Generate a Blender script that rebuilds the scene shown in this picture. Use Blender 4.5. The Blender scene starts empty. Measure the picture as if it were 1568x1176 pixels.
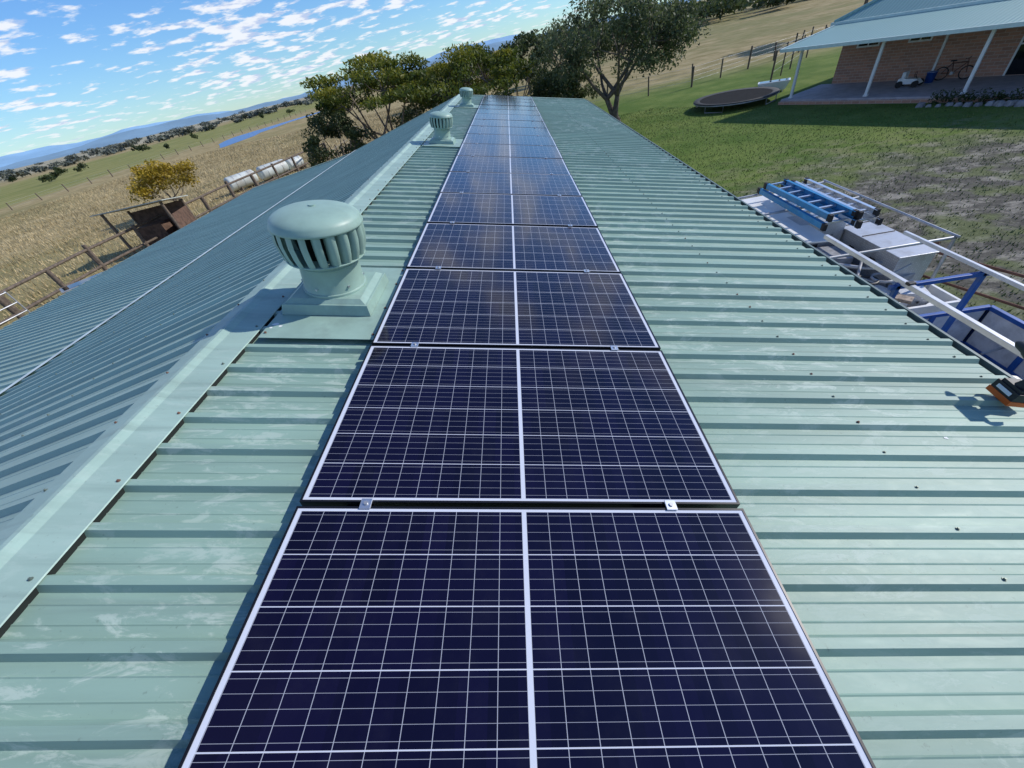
import bpy, math, random
import numpy as np
from mathutils import Vector, Matrix
random.seed(7); rng=np.random.default_rng(7)
scene=bpy.context.scene
COL=scene.collection
T12=math.radians(12.0); TAN=math.tan(T12); C12=math.cos(T12); S12=math.sin(T12)
CZ=4.6

# ------------------------------------------------ node helpers
def mat_new(name):
    m=bpy.data.materials.new(name); m.use_nodes=True
    nt=m.node_tree; b=nt.nodes['Principled BSDF']; return m,nt,b
def nd(nt,t,**k):
    n=nt.nodes.new(t)
    for a,v in k.items(): setattr(n,a,v)
    return n
def setin(nt,sock,v):
    if isinstance(v,bpy.types.NodeSocket): nt.links.new(v,sock)
    elif isinstance(v,(tuple,list)) and len(v)==3 and sock.type=='RGBA': sock.default_value=(*v,1)
    else: sock.default_value=v
def M(nt,op,a,b=0.0,c=None,clamp=False):
    n=nd(nt,'ShaderNodeMath',operation=op,use_clamp=clamp)
    setin(nt,n.inputs[0],a); setin(nt,n.inputs[1],b)
    if c is not None: setin(nt,n.inputs[2],c)
    return n.outputs[0]
def MIX(nt,f,a,b,blend='MIX'):
    n=nd(nt,'ShaderNodeMix',data_type='RGBA',blend_type=blend)
    setin(nt,n.inputs[0],f); setin(nt,n.inputs[6],a); setin(nt,n.inputs[7],b)
    return n.outputs[2]
def NOISE(nt,vec,scale,detail=4,rough=0.55,out=0,dist=0.0):
    n=nd(nt,'ShaderNodeTexNoise'); n.inputs['Scale'].default_value=scale
    n.inputs['Detail'].default_value=detail; n.inputs['Roughness'].default_value=rough
    n.inputs['Distortion'].default_value=dist
    if vec is not None: nt.links.new(vec,n.inputs['Vector'])
    return n.outputs[out]
def SS(nt,v,a,b):
    n=nd(nt,'ShaderNodeMapRange',interpolation_type='SMOOTHSTEP')
    setin(nt,n.inputs[0],v); n.inputs[1].default_value=a; n.inputs[2].default_value=b
    return n.outputs[0]
def MAPV(nt,vec,scale=(1,1,1)):
    n=nd(nt,'ShaderNodeMapping'); nt.links.new(vec,n.inputs[0]); n.inputs['Scale'].default_value=scale
    return n.outputs[0]
def BUMP(nt,h,strength,dist,b):
    n=nd(nt,'ShaderNodeBump'); n.inputs['Strength'].default_value=strength; n.inputs['Distance'].default_value=dist
    nt.links.new(h,n.inputs['Height']); nt.links.new(n.outputs[0],b.inputs['Normal'])
def simple(name,col,rough=0.5,metal=0.0,var=0.25,scale=6.0,bump=0.0,dirt=None):
    m,nt,b=mat_new(name)
    tc=nd(nt,'ShaderNodeTexCoord').outputs['Object']
    n=NOISE(nt,tc,scale,6,0.6)
    dark=tuple(c*(1-var) for c in col); light=tuple(min(1,c*(1+var)) for c in col)
    c=MIX(nt,SS(nt,n,0.3,0.7),dark,light)
    if dirt:
        n2=NOISE(nt,tc,scale*0.4,8,0.7)
        c=MIX(nt,M(nt,'MULTIPLY',SS(nt,n2,0.5,0.7),0.7),c,dirt)
    nt.links.new(c,b.inputs['Base Color'])
    b.inputs['Roughness'].default_value=rough; b.inputs['Metallic'].default_value=metal
    if bump: BUMP(nt,NOISE(nt,tc,scale*6,4),bump,0.01,b)
    return m

# ------------------------------------------------ mesh builder
class MB:
    def __init__(s): s.v=[];s.f=[];s.m=[];s.s=[]
    def add(s,vs,fs,mat=0,smooth=False,X=None):
        o=len(s.v)
        for p in vs:
            p=Vector(p)
            if X is not None: p=X@p
            s.v.append(tuple(p))
        for f in fs: s.f.append([i+o for i in f]); s.m.append(mat); s.s.append(smooth)
    def box(s,c,d,mat=0,X=None,rot=None):
        x,y,z=d[0]/2,d[1]/2,d[2]/2
        vs=[Vector((i*x,j*y,k*z)) for k in(-1,1) for j in(-1,1) for i in(-1,1)]
        if rot is not None: vs=[rot@p for p in vs]
        vs=[p+Vector(c) for p in vs]
        s.add(vs,[(0,2,3,1),(4,5,7,6),(0,1,5,4),(2,6,7,3),(0,4,6,2),(1,3,7,5)],mat,False,X)
    def hexa(s,b,t,mat=0,X=None):
        s.add(list(b)+list(t),[(3,2,1,0),(4,5,6,7),(0,1,5,4),(1,2,6,5),(2,3,7,6),(3,0,4,7)],mat,False,X)
    def tube(s,pts,rs,n=8,mat=0,X=None,caps=True,smooth=True):
        pts=[Vector(p) for p in pts]
        if not isinstance(rs,(list,tuple)): rs=[rs]*len(pts)
        vs=[];fs=[]
        for i,p in enumerate(pts):
            d=(pts[min(i+1,len(pts)-1)]-pts[max(i-1,0)])
            d=d.normalized() if d.length>1e-9 else Vector((0,0,1))
            up=Vector((0,0,1)) if abs(d.z)<0.9 else Vector((1,0,0))
            a=d.cross(up).normalized(); b=d.cross(a)
            for k in range(n):
                t=2*math.pi*k/n+math.pi/n
                vs.append(p+(a*math.cos(t)+b*math.sin(t))*rs[i])
        for i in range(len(pts)-1):
            for k in range(n):
                k2=(k+1)%n
                fs.append((i*n+k,i*n+k2,(i+1)*n+k2,(i+1)*n+k))
        s.add(vs,fs,mat,smooth,X)
        if caps:
            s.add([vs[k] for k in range(n)],[tuple(range(n))],mat,False,X)
            o=(len(pts)-1)*n
            s.add([vs[o+k] for k in range(n)],[tuple(range(n))[::-1]],mat,False,X)
    def lathe(s,prof,n=32,mat=0,X=None,smooth=True):
        vs=[];fs=[]
        for r,z in prof:
            for k in range(n):
                t=2*math.pi*k/n; vs.append((r*math.cos(t),r*math.sin(t),z))
        for i in range(len(prof)-1):
            for k in range(n):
                k2=(k+1)%n; fs.append((i*n+k,i*n+k2,(i+1)*n+k2,(i+1)*n+k))
        s.add(vs,fs,mat,smooth,X)
    def ring(s,c,R,r,axis='x',n=24,mat=0,X=None):
        pts=[]
        for k in range(n+1):
            t=2*math.pi*k/n
            a,b=R*math.cos(t),R*math.sin(t)
            p={'x':(0,a,b),'y':(a,0,b),'z':(a,b,0)}[axis]
            pts.append(Vector(c)+Vector(p))
        s.tube(pts,r,6,mat,X,caps=False)
    def build(s,name,mats,parent=None,bevel=0.0,loc=None,rot=None):
        me=bpy.data.meshes.new(name); me.from_pydata(s.v,[],s.f)
        for m in mats: me.materials.append(m)
        me.polygons.foreach_set('material_index',s.m); me.polygons.foreach_set('use_smooth',s.s)
        me.update()
        o=bpy.data.objects.new(name,me); COL.objects.link(o)
        if parent: o.parent=parent
        if loc: o.location=loc
        if rot: o.rotation_euler=rot
        if bevel:
            md=o.modifiers.new('bev','BEVEL'); md.width=bevel; md.segments=2; md.limit_method='ANGLE'; md.angle_limit=math.radians(50)
        return o
def empty(name,loc=(0,0,0),rot=(0,0,0)):
    e=bpy.data.objects.new(name,None); COL.objects.link(e); e.location=loc; e.rotation_euler=rot; e.empty_display_size=0.3; return e
def quads_object(name,V,mat,tint=None,parent=None,nv=4):
    n=len(V)//nv
    me=bpy.data.meshes.new(name)
    me.vertices.add(len(V)); me.vertices.foreach_set('co',V.astype(np.float32).ravel())
    me.loops.add(len(V)); me.loops.foreach_set('vertex_index',np.arange(len(V),dtype=np.int32))
    me.polygons.add(n); me.polygons.foreach_set('loop_start',np.arange(0,len(V),nv,dtype=np.int32))
    try: me.polygons.foreach_set('loop_total',np.full(n,nv,dtype=np.int32))
    except Exception: pass
    if tint is not None:
        a=me.attributes.new('tint','FLOAT','POINT'); a.data.foreach_set('value',np.repeat(tint,nv).astype(np.float32))
    me.materials.append(mat); me.update(calc_edges=True); me.validate()
    o=bpy.data.objects.new(name,me); COL.objects.link(o)
    if parent: o.parent=parent
    return o

# ------------------------------------------------ materials
def roof_mat(name,base,light,lichen):
    m,nt,b=mat_new(name)
    tc=nd(nt,'ShaderNodeTexCoord').outputs['Object']
    sp=nd(nt,'ShaderNodeSeparateXYZ'); nt.links.new(tc,sp.inputs[0])
    n1=NOISE(nt,MAPV(nt,tc,(0.35,3.0,1)),1.6,6,0.6)
    c=MIX(nt,SS(nt,n1,0.3,0.7),tuple(x*0.88 for x in base),tuple(x*1.1 for x in base))
    wn=nd(nt,'ShaderNodeTexWhiteNoise',noise_dimensions='1D')
    nt.links.new(M(nt,'FLOOR',M(nt,'DIVIDE',M(nt,'ADD',sp.outputs[1],0.16),0.76)),wn.inputs['W'])
    c=MIX(nt,M(nt,'MULTIPLY',wn.outputs[0],0.22),c,tuple(x*0.72 for x in base))
    n2=NOISE(nt,MAPV(nt,tc,(2.2,7.0,1)),2.2,9,0.72,dist=0.6)
    n3=NOISE(nt,tc,0.55,3,0.5)
    k=M(nt,'MULTIPLY',SS(nt,n2,0.50,0.60),SS(nt,n3,0.34,0.58))
    c=MIX(nt,M(nt,'MULTIPLY',k,lichen),c,light)
    n4=NOISE(nt,tc,38,5,0.7)
    c=MIX(nt,M(nt,'MULTIPLY',SS(nt,n4,0.62,0.72),0.4),c,(0.10,0.13,0.11))
    n5=NOISE(nt,MAPV(nt,tc,(0.5,12,1)),1.2,5,0.6)
    c=MIX(nt,M(nt,'MULTIPLY',SS(nt,n5,0.5,0.72),0.32),c,(0.15,0.21,0.185))
    nt.links.new(c,b.inputs['Base Color'])
    r=M(nt,'ADD',M(nt,'MULTIPLY',n2,0.30),0.38); nt.links.new(r,b.inputs['Roughness'])
    b.inputs['Specular IOR Level'].default_value=0.4
    BUMP(nt,n3,0.15,0.02,b)
    return m
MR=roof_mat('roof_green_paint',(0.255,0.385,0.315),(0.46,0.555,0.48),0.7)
MRL=roof_mat('roof_green_paint_left_brightened',(0.32,0.45,0.385),(0.48,0.58,0.52),0.25)  # same roof paint, albedo raised to make up for weak sun on this side
MCAP=roof_mat('ridge_cap_paint',(0.34,0.48,0.41),(0.5,0.6,0.53),0.25)
MVENT=simple('ventilator_paint',(0.28,0.41,0.345),0.45,0,0.10,5,dirt=(0.21,0.29,0.25))
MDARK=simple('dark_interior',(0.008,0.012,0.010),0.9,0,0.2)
MGUT=simple('gutter_painted',(0.16,0.215,0.20),0.5,0,0.2)
MALU=simple('aluminium',(0.72,0.73,0.74),0.3,0.85,0.08,20)
MFRAME=simple('panel_frame_black',(0.012,0.012,0.015),0.35,0.3,0.1)
MSCREW=simple('roof_screw',(0.15,0.19,0.16),0.5,0.3,0.3)
MRUST=simple('rusty_screw',(0.16,0.08,0.055),0.8,0.0,0.3)
MBLACKR=simple('rubber',(0.015,0.015,0.016),0.75,0,0.2,8)
MWHITE=simple('white_paint',(0.80,0.80,0.78),0.4,0,0.05,3,dirt=(0.64,0.61,0.54))
MGLASSD=simple('dark_glass',(0.01,0.013,0.016),0.06,0,0.1)
MBLUE=simple('blue_paint',(0.015,0.09,0.36),0.4,0,0.15,5,dirt=(0.03,0.08,0.2))
MLBLUE=simple('ladder_blue_fibreglass',(0.02,0.22,0.46),0.45,0,0.12,7,dirt=(0.10,0.22,0.34))
MORANGE=simple('tool_orange',(0.70,0.12,0.01),0.45,0,0.1)
MTOOLB=simple('tool_black',(0.018,0.018,0.02),0.5,0,0.2)
MTIMBER=simple('weathered_timber',(0.13,0.10,0.075),0.85,0,0.35,9,0.4)
MBARK=simple('bark',(0.13,0.105,0.08),0.9,0,0.4,6,0.6)
MRUSTM=simple('rusted_metal',(0.16,0.075,0.05),0.8,0.2,0.4,3)
MCONC=simple('concrete',(0.42,0.38,0.39),0.85,0,0.15,3,0.2)
MGREYM=simple('galvanised',(0.42,0.43,0.44),0.45,0.6,0.2,4)
MJUNK=simple('scrap',(0.28,0.22,0.17),0.8,0,0.6,14)
def checker():
    m,nt,b=mat_new('checker_plate')
    tc=nd(nt,'ShaderNodeTexCoord').outputs['Object']
    ch=nd(nt,'ShaderNodeTexVoronoi'); ch.inputs['Scale'].default_value=34; ch.inputs['Randomness'].default_value=0.25; nt.links.new(tc,ch.inputs['Vector'])
    c=MIX(nt,SS(nt,ch.outputs[0],0.1,0.5),(0.70,0.72,0.75),(0.50,0.52,0.55))
    c=MIX(nt,M(nt,'MULTIPLY',SS(nt,NOISE(nt,tc,4,6,.65),.45,.7),.5),c,(.30,.29,.27))
    nt.links.new(c,b.inputs['Base Color']); b.inputs['Metallic'].default_value=0.5; b.inputs['Roughness'].default_value=0.42
    BUMP(nt,ch.outputs[0],0.25,0.003,b); return m
MCHK=checker()

def panel_mat():
    m,nt,b=mat_new('solar_cells')
    uv=nd(nt,'ShaderNodeUVMap').outputs[0]
    sp=nd(nt,'ShaderNodeSeparateXYZ'); nt.links.new(uv,sp.inputs[0]); U,V=sp.outputs[0],sp.outputs[1]
    du=M(nt,'ABSOLUTE',M(nt,'SUBTRACT',U,0.85))
    cu=M(nt,'SUBTRACT',du,0.0080)
    centre=M(nt,'LESS_THAN',cu,0.0)
    pu=M(nt,'PINGPONG',cu,0.0408)
    col=M(nt,'LESS_THAN',pu,0.0010)
    edgeu=M(nt,'GREATER_THAN',cu,0.8175)
    cv=M(nt,'SUBTRACT',V,0.018)
    pv=M(nt,'PINGPONG',cv,0.08033)
    row=M(nt,'LESS_THAN',pv,0.0016)
    e1=M(nt,'LESS_THAN',cv,0.0); e2=M(nt,'GREATER_THAN',cv,0.964)
    bb=M(nt,'PINGPONG',M(nt,'ADD',cv,0.016066),0.016066)
    bus=M(nt,'LESS_THAN',bb,0.00055)
    w=M(nt,'MAXIMUM',centre,edgeu); w=M(nt,'MAXIMUM',w,e1); w=M(nt,'MAXIMUM',w,e2)
    w=M(nt,'MAXIMUM',w,M(nt,'MULTIPLY',row,0.9)); w=M(nt,'MAXIMUM',w,M(nt,'MULTIPLY',col,0.62))
    w=M(nt,'MAXIMUM',w,M(nt,'MULTIPLY',bus,0.5))
    wn=nd(nt,'ShaderNodeTexWhiteNoise',noise_dimensions='2D')
    cmb=nd(nt,'ShaderNodeCombineXYZ')
    nt.links.new(M(nt,'FLOOR',M(nt,'DIVIDE',U,0.0816)),cmb.inputs[0]); nt.links.new(M(nt,'FLOOR',M(nt,'DIVIDE',cv,0.16066)),cmb.inputs[1])
    nt.links.new(cmb.outputs[0],wn.inputs[0])
    cell=MIX(nt,wn.outputs[0],(0.0035,0.0022,0.013),(0.0055,0.0035,0.022))
    tc=nd(nt,'ShaderNodeTexCoord').outputs['Object']
    c=MIX(nt,w,cell,(0.60,0.63,0.70))
    dust=M(nt,'MULTIPLY',SS(nt,NOISE(nt,tc,5,7,0.7),0.45,0.8),0.015)
    c=MIX(nt,dust,c,(0.38,0.38,0.38))
    nt.links.new(c,b.inputs['Base Color'])
    b.inputs['IOR'].default_value=1.44
    n=NOISE(nt,tc,3,5,0.6); nt.links.new(M(nt,'ADD',M(nt,'MULTIPLY',n,0.09),0.06),b.inputs['Roughness'])
    return m
MPV=panel_mat()

def leaf_mat(name,c0,c1,c2,trans=0.3):
    m,nt,b=mat_new(name)
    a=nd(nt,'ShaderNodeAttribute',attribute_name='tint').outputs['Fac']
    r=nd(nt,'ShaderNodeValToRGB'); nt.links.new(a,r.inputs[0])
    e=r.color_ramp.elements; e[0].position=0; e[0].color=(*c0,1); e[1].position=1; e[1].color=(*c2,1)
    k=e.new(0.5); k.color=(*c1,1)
    nt.links.new(r.outputs[0],b.inputs['Base Color']); b.inputs['Roughness'].default_value=0.6
    if trans:
        tr=nd(nt,'ShaderNodeBsdfTranslucent'); nt.links.new(r.outputs[0],tr.inputs[0])
        mx=nd(nt,'ShaderNodeMixShader'); mx.inputs[0].default_value=trans
        nt.links.new(b.outputs[0],mx.inputs[1]); nt.links.new(tr.outputs[0],mx.inputs[2])
        nt.links.new(mx.outputs[0],nt.nodes['Material Output'].inputs[0])
    return m
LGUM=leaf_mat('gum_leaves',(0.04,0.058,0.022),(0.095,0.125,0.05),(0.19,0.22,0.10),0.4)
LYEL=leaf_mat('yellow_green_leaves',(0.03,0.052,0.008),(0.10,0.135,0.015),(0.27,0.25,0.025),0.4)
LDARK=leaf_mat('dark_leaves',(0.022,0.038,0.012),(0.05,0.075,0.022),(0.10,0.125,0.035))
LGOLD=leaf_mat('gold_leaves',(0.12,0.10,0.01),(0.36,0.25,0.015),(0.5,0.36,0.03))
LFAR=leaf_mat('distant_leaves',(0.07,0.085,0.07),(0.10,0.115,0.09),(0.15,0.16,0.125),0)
LDRY=leaf_mat('dry_grass_blades',(0.22,0.17,0.075),(0.39,0.305,0.155),(0.54,0.44,0.25),0)
LLAWN=leaf_mat('lawn_blades',(0.05,0.085,0.015),(0.10,0.15,0.03),(0.22,0.22,0.09),0)

# ------------------------------------------------ foliage
def leaf_quads(C,size):
    n=len(C)
    a=rng.normal(size=(n,3)); a/=np.linalg.norm(a,axis=1)[:,None]
    b=rng.normal(size=(n,3)); b-=a*(a*b).sum(1)[:,None]; b/=np.linalg.norm(b,axis=1)[:,None]
    s=(size*rng.uniform(0.6,1.3,n))[:,None]
    V=np.stack([C-a*s,C-b*s*0.45,C+a*s,C+b*s*0.45],axis=1)
    return V.reshape(-1,3)
def puff_points(c,r,n,flat):
    d=rng.normal(size=(n,3)); d/=np.linalg.norm(d,axis=1)[:,None]
    rad=rng.uniform(0,1,n)**0.45
    P=d*rad[:,None]*r; P[:,2]*=flat
    return P+np.array(c), d[:,2]*rad
def tree(name,loc,h,R,mat,n_puffs=40,per=220,leaf=0.09,crown0=0.35,flat=0.55,trunk_r=0.16,lean=(0,0),pr=0.26,shape='round',multi=1,droop=0.0):
    mb=MB(); L=[];Tn=[]
    base=Vector(loc); hc=h*(crown0+1)/2; Rz=h*(1-crown0)/2
    forks=[]
    for k in range(multi):
        ox=random.uniform(-.2,.2)*(multi>1)
        fp=base+Vector((lean[0]*0.5+random.uniform(-.5,.5)*(multi>1)*R*.35,lean[1]*0.5+random.uniform(-.3,.3)*(multi>1),h*max(crown0,.24)*random.uniform(0.85,1.1)))
        b0=base+Vector((ox,ox*.5,-0.05))
        mid=(b0+fp)/2+Vector((random.uniform(-.1,.1),random.uniform(-.1,.1),0))
        mb.tube([b0,b0+Vector((0,0,.25)),mid,fp],[trunk_r*1.35,trunk_r,trunk_r*.82,trunk_r*.65],9)
        forks.append(fp)
    limbs=[]
    nl=7
    for k in range(nl):
        t=2*math.pi*(k+random.uniform(-.25,.25))/nl; f=forks[k%len(forks)]
        e=base+Vector((lean[0]+math.cos(t)*R*.5,lean[1]+math.sin(t)*R*.5,h*(crown0+(1-crown0)*random.uniform(.35,.62))))
        m=(f+e)/2+Vector((0,0,-0.08*h*random.random()))
        mb.tube([f,m,e],[trunk_r*.55,trunk_r*.38,trunk_r*.22],7); limbs+= [(m,trunk_r*.34),(e,trunk_r*.2)]
    for i in range(n_puffs):
        while True:
            d=np.array([random.gauss(0,1) for _ in range(3)]); d/=np.linalg.norm(d)
            if d[2]>-0.55: break
        rr=random.uniform(0.45,0.92)**0.7
        z=d[2]*rr
        w=1.0
        if shape=='umbrella': w=1.12-0.1*z; z=z*0.75+0.18
        c=(loc[0]+lean[0]+d[0]*rr*R*w,loc[1]+lean[1]+d[1]*rr*R*w,loc[2]+hc+z*Rz)
        r=R*pr*random.uniform(0.65,1.25)
        P,up=puff_points(c,r,int(per*random.uniform(.6,1.3)),flat)
        if droop: P[:,2]-=droop*rng.uniform(0,1,len(P))**2
        L.append(P); base_t=random.uniform(0.2,0.72)
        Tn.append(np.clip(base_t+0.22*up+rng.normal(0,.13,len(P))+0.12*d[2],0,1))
        cv=Vector(c); st=min(limbs,key=lambda q:(q[0]-cv).length)
        mm=(st[0]+cv)/2+Vector((random.uniform(-.1,.1),random.uniform(-.1,.1),-.05*R))
        mb.tube([st[0],mm,cv],[st[1],st[1]*.6,st[1]*.25],5,caps=False)
    e=empty(name)
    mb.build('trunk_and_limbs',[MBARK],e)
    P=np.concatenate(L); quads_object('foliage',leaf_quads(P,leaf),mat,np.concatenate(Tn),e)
    return e

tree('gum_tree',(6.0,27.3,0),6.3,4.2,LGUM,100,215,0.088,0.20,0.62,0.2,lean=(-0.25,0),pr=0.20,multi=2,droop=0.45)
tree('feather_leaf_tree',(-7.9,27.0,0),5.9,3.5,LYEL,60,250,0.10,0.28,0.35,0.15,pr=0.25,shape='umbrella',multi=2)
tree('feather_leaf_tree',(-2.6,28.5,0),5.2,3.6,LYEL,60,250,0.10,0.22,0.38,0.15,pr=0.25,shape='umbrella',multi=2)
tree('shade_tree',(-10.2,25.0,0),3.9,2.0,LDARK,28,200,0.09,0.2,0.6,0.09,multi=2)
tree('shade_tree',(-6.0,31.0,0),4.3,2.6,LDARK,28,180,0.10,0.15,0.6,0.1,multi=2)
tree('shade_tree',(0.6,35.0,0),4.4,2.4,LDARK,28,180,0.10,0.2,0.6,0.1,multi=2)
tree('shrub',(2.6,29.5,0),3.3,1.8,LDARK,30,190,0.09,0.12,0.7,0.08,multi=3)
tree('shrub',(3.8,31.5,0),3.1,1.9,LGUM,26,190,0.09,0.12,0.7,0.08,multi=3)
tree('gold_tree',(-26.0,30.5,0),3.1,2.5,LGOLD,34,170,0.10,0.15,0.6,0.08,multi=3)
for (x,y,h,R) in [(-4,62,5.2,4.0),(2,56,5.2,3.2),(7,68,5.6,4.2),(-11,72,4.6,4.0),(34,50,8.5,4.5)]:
    tree('paddock_tree',(x,y,0),h,R,LDARK if x>-5 else LGUM,30,120,0.22,0.2,0.6,0.2,pr=0.3)

def tree_mass(name,pts,mat,leaf,per):
    L=[];Tn=[]
    for (x,y,h,r) in pts:
        k=random.randint(3,6); bt=random.uniform(.1,.8)
        for j in range(k):
            c=(x+random.uniform(-.8,.8)*r,y+random.uniform(-.8,.8)*r,h*random.uniform(.35,.8))
            P,up=puff_points(c,r*random.uniform(.45,.75),per,0.8*h/(2*r) if h<2*r else 0.9)
            P[:,2]=np.maximum(P[:,2],0.1)
            L.append(P);Tn.append(np.clip(bt+.2*up+rng.normal(0,.12,per),0,1))
    P=np.concatenate(L); return quads_object(name,leaf_quads(P,leaf),mat,np.concatenate(Tn))
pts=[]
for i in range(330):
    az=math.radians(random.uniform(-72,14)); d=random.choice([random.uniform(330,420),random.uniform(480,620),random.uniform(700,1100)])
    d*=1+.05*math.sin(az*23)
    pts.append((d*math.sin(az),d*math.cos(az),random.uniform(2.5,5)*(d/600)**.5,random.uniform(3.5,7)*(d/600)**.5))
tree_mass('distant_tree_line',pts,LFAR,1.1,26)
pts=[]
for i in range(15):
    az=math.radians(random.uniform(-66,-14)); d=random.uniform(130,280)
    pts.append((d*math.sin(az),d*math.cos(az),random.uniform(1.5,3.0),random.uniform(0.9,1.9)))
tree_mass('scattered_paddock_trees',pts,LDARK,0.3,70)
pts=[]
for i in range(120):
    az=math.radians(random.uniform(8,55)); d=random.uniform(125,190)
    pts.append((d*math.sin(az),d*math.cos(az),random.uniform(3,6.5),random.uniform(3,5)))
tree_mass('hedgerow_trees',pts,LDARK,0.6,60)

def blades(name,P,h,w,mat):
    n=len(P); t=rng.uniform(0,2*np.pi,n)
    dx=np.stack([np.cos(t),np.sin(t),np.zeros(n)],1)*w*rng.uniform(.6,1.4,n)[:,None]
    lean=np.stack([rng.normal(0,.3,n),rng.normal(0,.3,n),np.ones(n)],1)*(h*rng.uniform(.5,1.3,n))[:,None]
    V=np.stack([P-dx,P+dx,P+lean],1).reshape(-1,3)
    patch=0.5+0.28*np.sin(P[:,0]*.35+1.3*np.sin(P[:,1]*.21))*np.cos(P[:,1]*.3)
    return quads_object(name,V,mat,np.clip(patch+rng.normal(0,.18,n),0,1),None,3)
n=80000
X=-13-rng.uniform(0,1,n)**1.3*55; Y=rng.uniform(2,85,n)
blades('dry_grass',np.stack([X,Y,np.zeros(n)],1),0.22,0.025,LDRY)
n=60000
X=rng.uniform(3.0,24,n); Y=rng.uniform(4,30,n)
ok=~((X-13.6)*.864+(Y-23.3)*.503>-0.6)
P=np.stack([X,Y,np.zeros(n)],1)[ok]
blades('lawn_grass',P,0.05,0.012,LLAWN)

# ------------------------------------------------ ground
def ground_mat():
    m,nt,b=mat_new('ground')
    pos=nd(nt,'ShaderNodeNewGeometry').outputs['Position']
    sp=nd(nt,'ShaderNodeSeparateXYZ'); nt.links.new(pos,sp.inputs[0]); X,Y=sp.outputs[0],sp.outputs[1]
    nb=NOISE(nt,pos,0.035,5,0.6); nm=NOISE(nt,pos,0.45,7,0.65); nf=NOISE(nt,pos,6,6,0.7)
    ns=NOISE(nt,MAPV(nt,pos,(0.9,0.12,1)),0.5,6,0.6)
    dry=MIX(nt,SS(nt,nm,0.3,0.7),(0.29,0.22,0.10),(0.46,0.37,0.19))
    dry=MIX(nt,M(nt,'MULTIPLY',SS(nt,ns,0.5,0.7),0.55),dry,(0.20,0.18,0.07))
    dry=MIX(nt,M(nt,'MULTIPLY',SS(nt,nb,0.50,0.64),0.45),dry,(0.19,0.185,0.065))
    Xn=M(nt,'ADD',X,M(nt,'MULTIPLY',M(nt,'SUBTRACT',nb,0.5),60))
    g1=M(nt,'MULTIPLY',SS(nt,Xn,-82,-92),SS(nt,Xn,-230,-190))
    c=MIX(nt,M(nt,'MULTIPLY',g1,0.75),dry,MIX(nt,SS(nt,ns,0.4,0.6),(0.15,0.19,0.04),(0.28,0.28,0.09)))
    far=SS(nt,M(nt,'SUBTRACT',0.0,X),230,380)  # distance haze painted into the ground colour, paler and greyer far out
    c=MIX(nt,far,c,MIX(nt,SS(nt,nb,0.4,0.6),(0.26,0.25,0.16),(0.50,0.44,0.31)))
    lawn=MIX(nt,SS(nt,nm,0.35,0.7),(0.085,0.145,0.025),(0.16,0.21,0.05))
    lawn=MIX(nt,SS(nt,nf,0.58,0.78),lawn,(0.2,0.19,0.08))
    dx=M(nt,'SUBTRACT',X,12.0); dy=M(nt,'SUBTRACT',Y,8.0)
    rr=M(nt,'SQRT',M(nt,'ADD',M(nt,'MULTIPLY',M(nt,'MULTIPLY',dx,dx),0.55),M(nt,'MULTIPLY',dy,dy)))
    rr=M(nt,'ADD',rr,M(nt,'MULTIPLY',M(nt,'SUBTRACT',nm,0.5),6))
    bare=SS(nt,rr,6.8,3.8)
    nk=NOISE(nt,MAPV(nt,pos,(1.0,1.7,1)),1.1,8,0.75,dist=0.3)
    soil=MIX(nt,SS(nt,nf,0.35,0.7),(0.075,0.072,0.062),(0.14,0.133,0.11))
    soil=MIX(nt,M(nt,'MULTIPLY',SS(nt,nk,0.48,0.62),0.75),soil,(0.36,0.335,0.28))
    soil=MIX(nt,M(nt,'MULTIPLY',SS(nt,NOISE(nt,pos,0.8,5,0.6),0.48,0.6),0.6),soil,(0.14,0.175,0.055))
    rim=M(nt,'MULTIPLY',SS(nt,rr,9.4,6.4),0.6)
    y=MIX(nt,M(nt,'MULTIPLY',rim,SS(nt,nk,0.44,0.62)),lawn,(0.25,0.23,0.13))
    y=MIX(nt,bare,y,soil)
    ym=M(nt,'MULTIPLY',SS(nt,X,1.0,3.0),SS(nt,Y,44,34))
    past=MIX(nt,SS(nt,nm,0.35,0.65),(0.24,0.20,0.085),(0.40,0.32,0.17))
    past=MIX(nt,M(nt,'MULTIPLY',SS(nt,nb,0.45,0.6),.6),past,(0.17,0.18,0.065))
    c=MIX(nt,SS(nt,X,-8,4),c,past)
    c=MIX(nt,ym,c,y)
    nt.links.new(c,b.inputs['Base Color']); b.inputs['Roughness'].default_value=0.95
    b.inputs['Specular IOR Level'].default_value=0.1
    BUMP(nt,nf,0.6,0.05,b)
    return m
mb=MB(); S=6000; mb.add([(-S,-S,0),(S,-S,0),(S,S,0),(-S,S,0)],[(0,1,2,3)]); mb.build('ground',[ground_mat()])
def water_mat():
    m,nt,b=mat_new('water')
    tc=nd(nt,'ShaderNodeTexCoord').outputs['Object']
    b.inputs['Base Color'].default_value=(0.10,0.22,0.44,1); b.inputs['Roughness'].default_value=0.35; b.inputs['IOR'].default_value=1.2
    BUMP(nt,NOISE(nt,tc,1.5,3),0.3,0.05,b); return m
mb=MB(); cl=[(-60,90,.5),(-62,96,2.2),(-65,104,4.6),(-68,112,4.9),(-69,120,6.0),(-68,130,4.2),(-65,142,3.4),(-63,156,1.5),(-60,170,.4)]
vs=[]
for x,y,w in cl: vs+=[(x-w,y,.02),(x+w,y,.02)]
mb.add(vs,[(2*i,2*i+1,2*i+3,2*i+2) for i in range(len(cl)-1)]); mb.build('river',[water_mat()])
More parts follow.
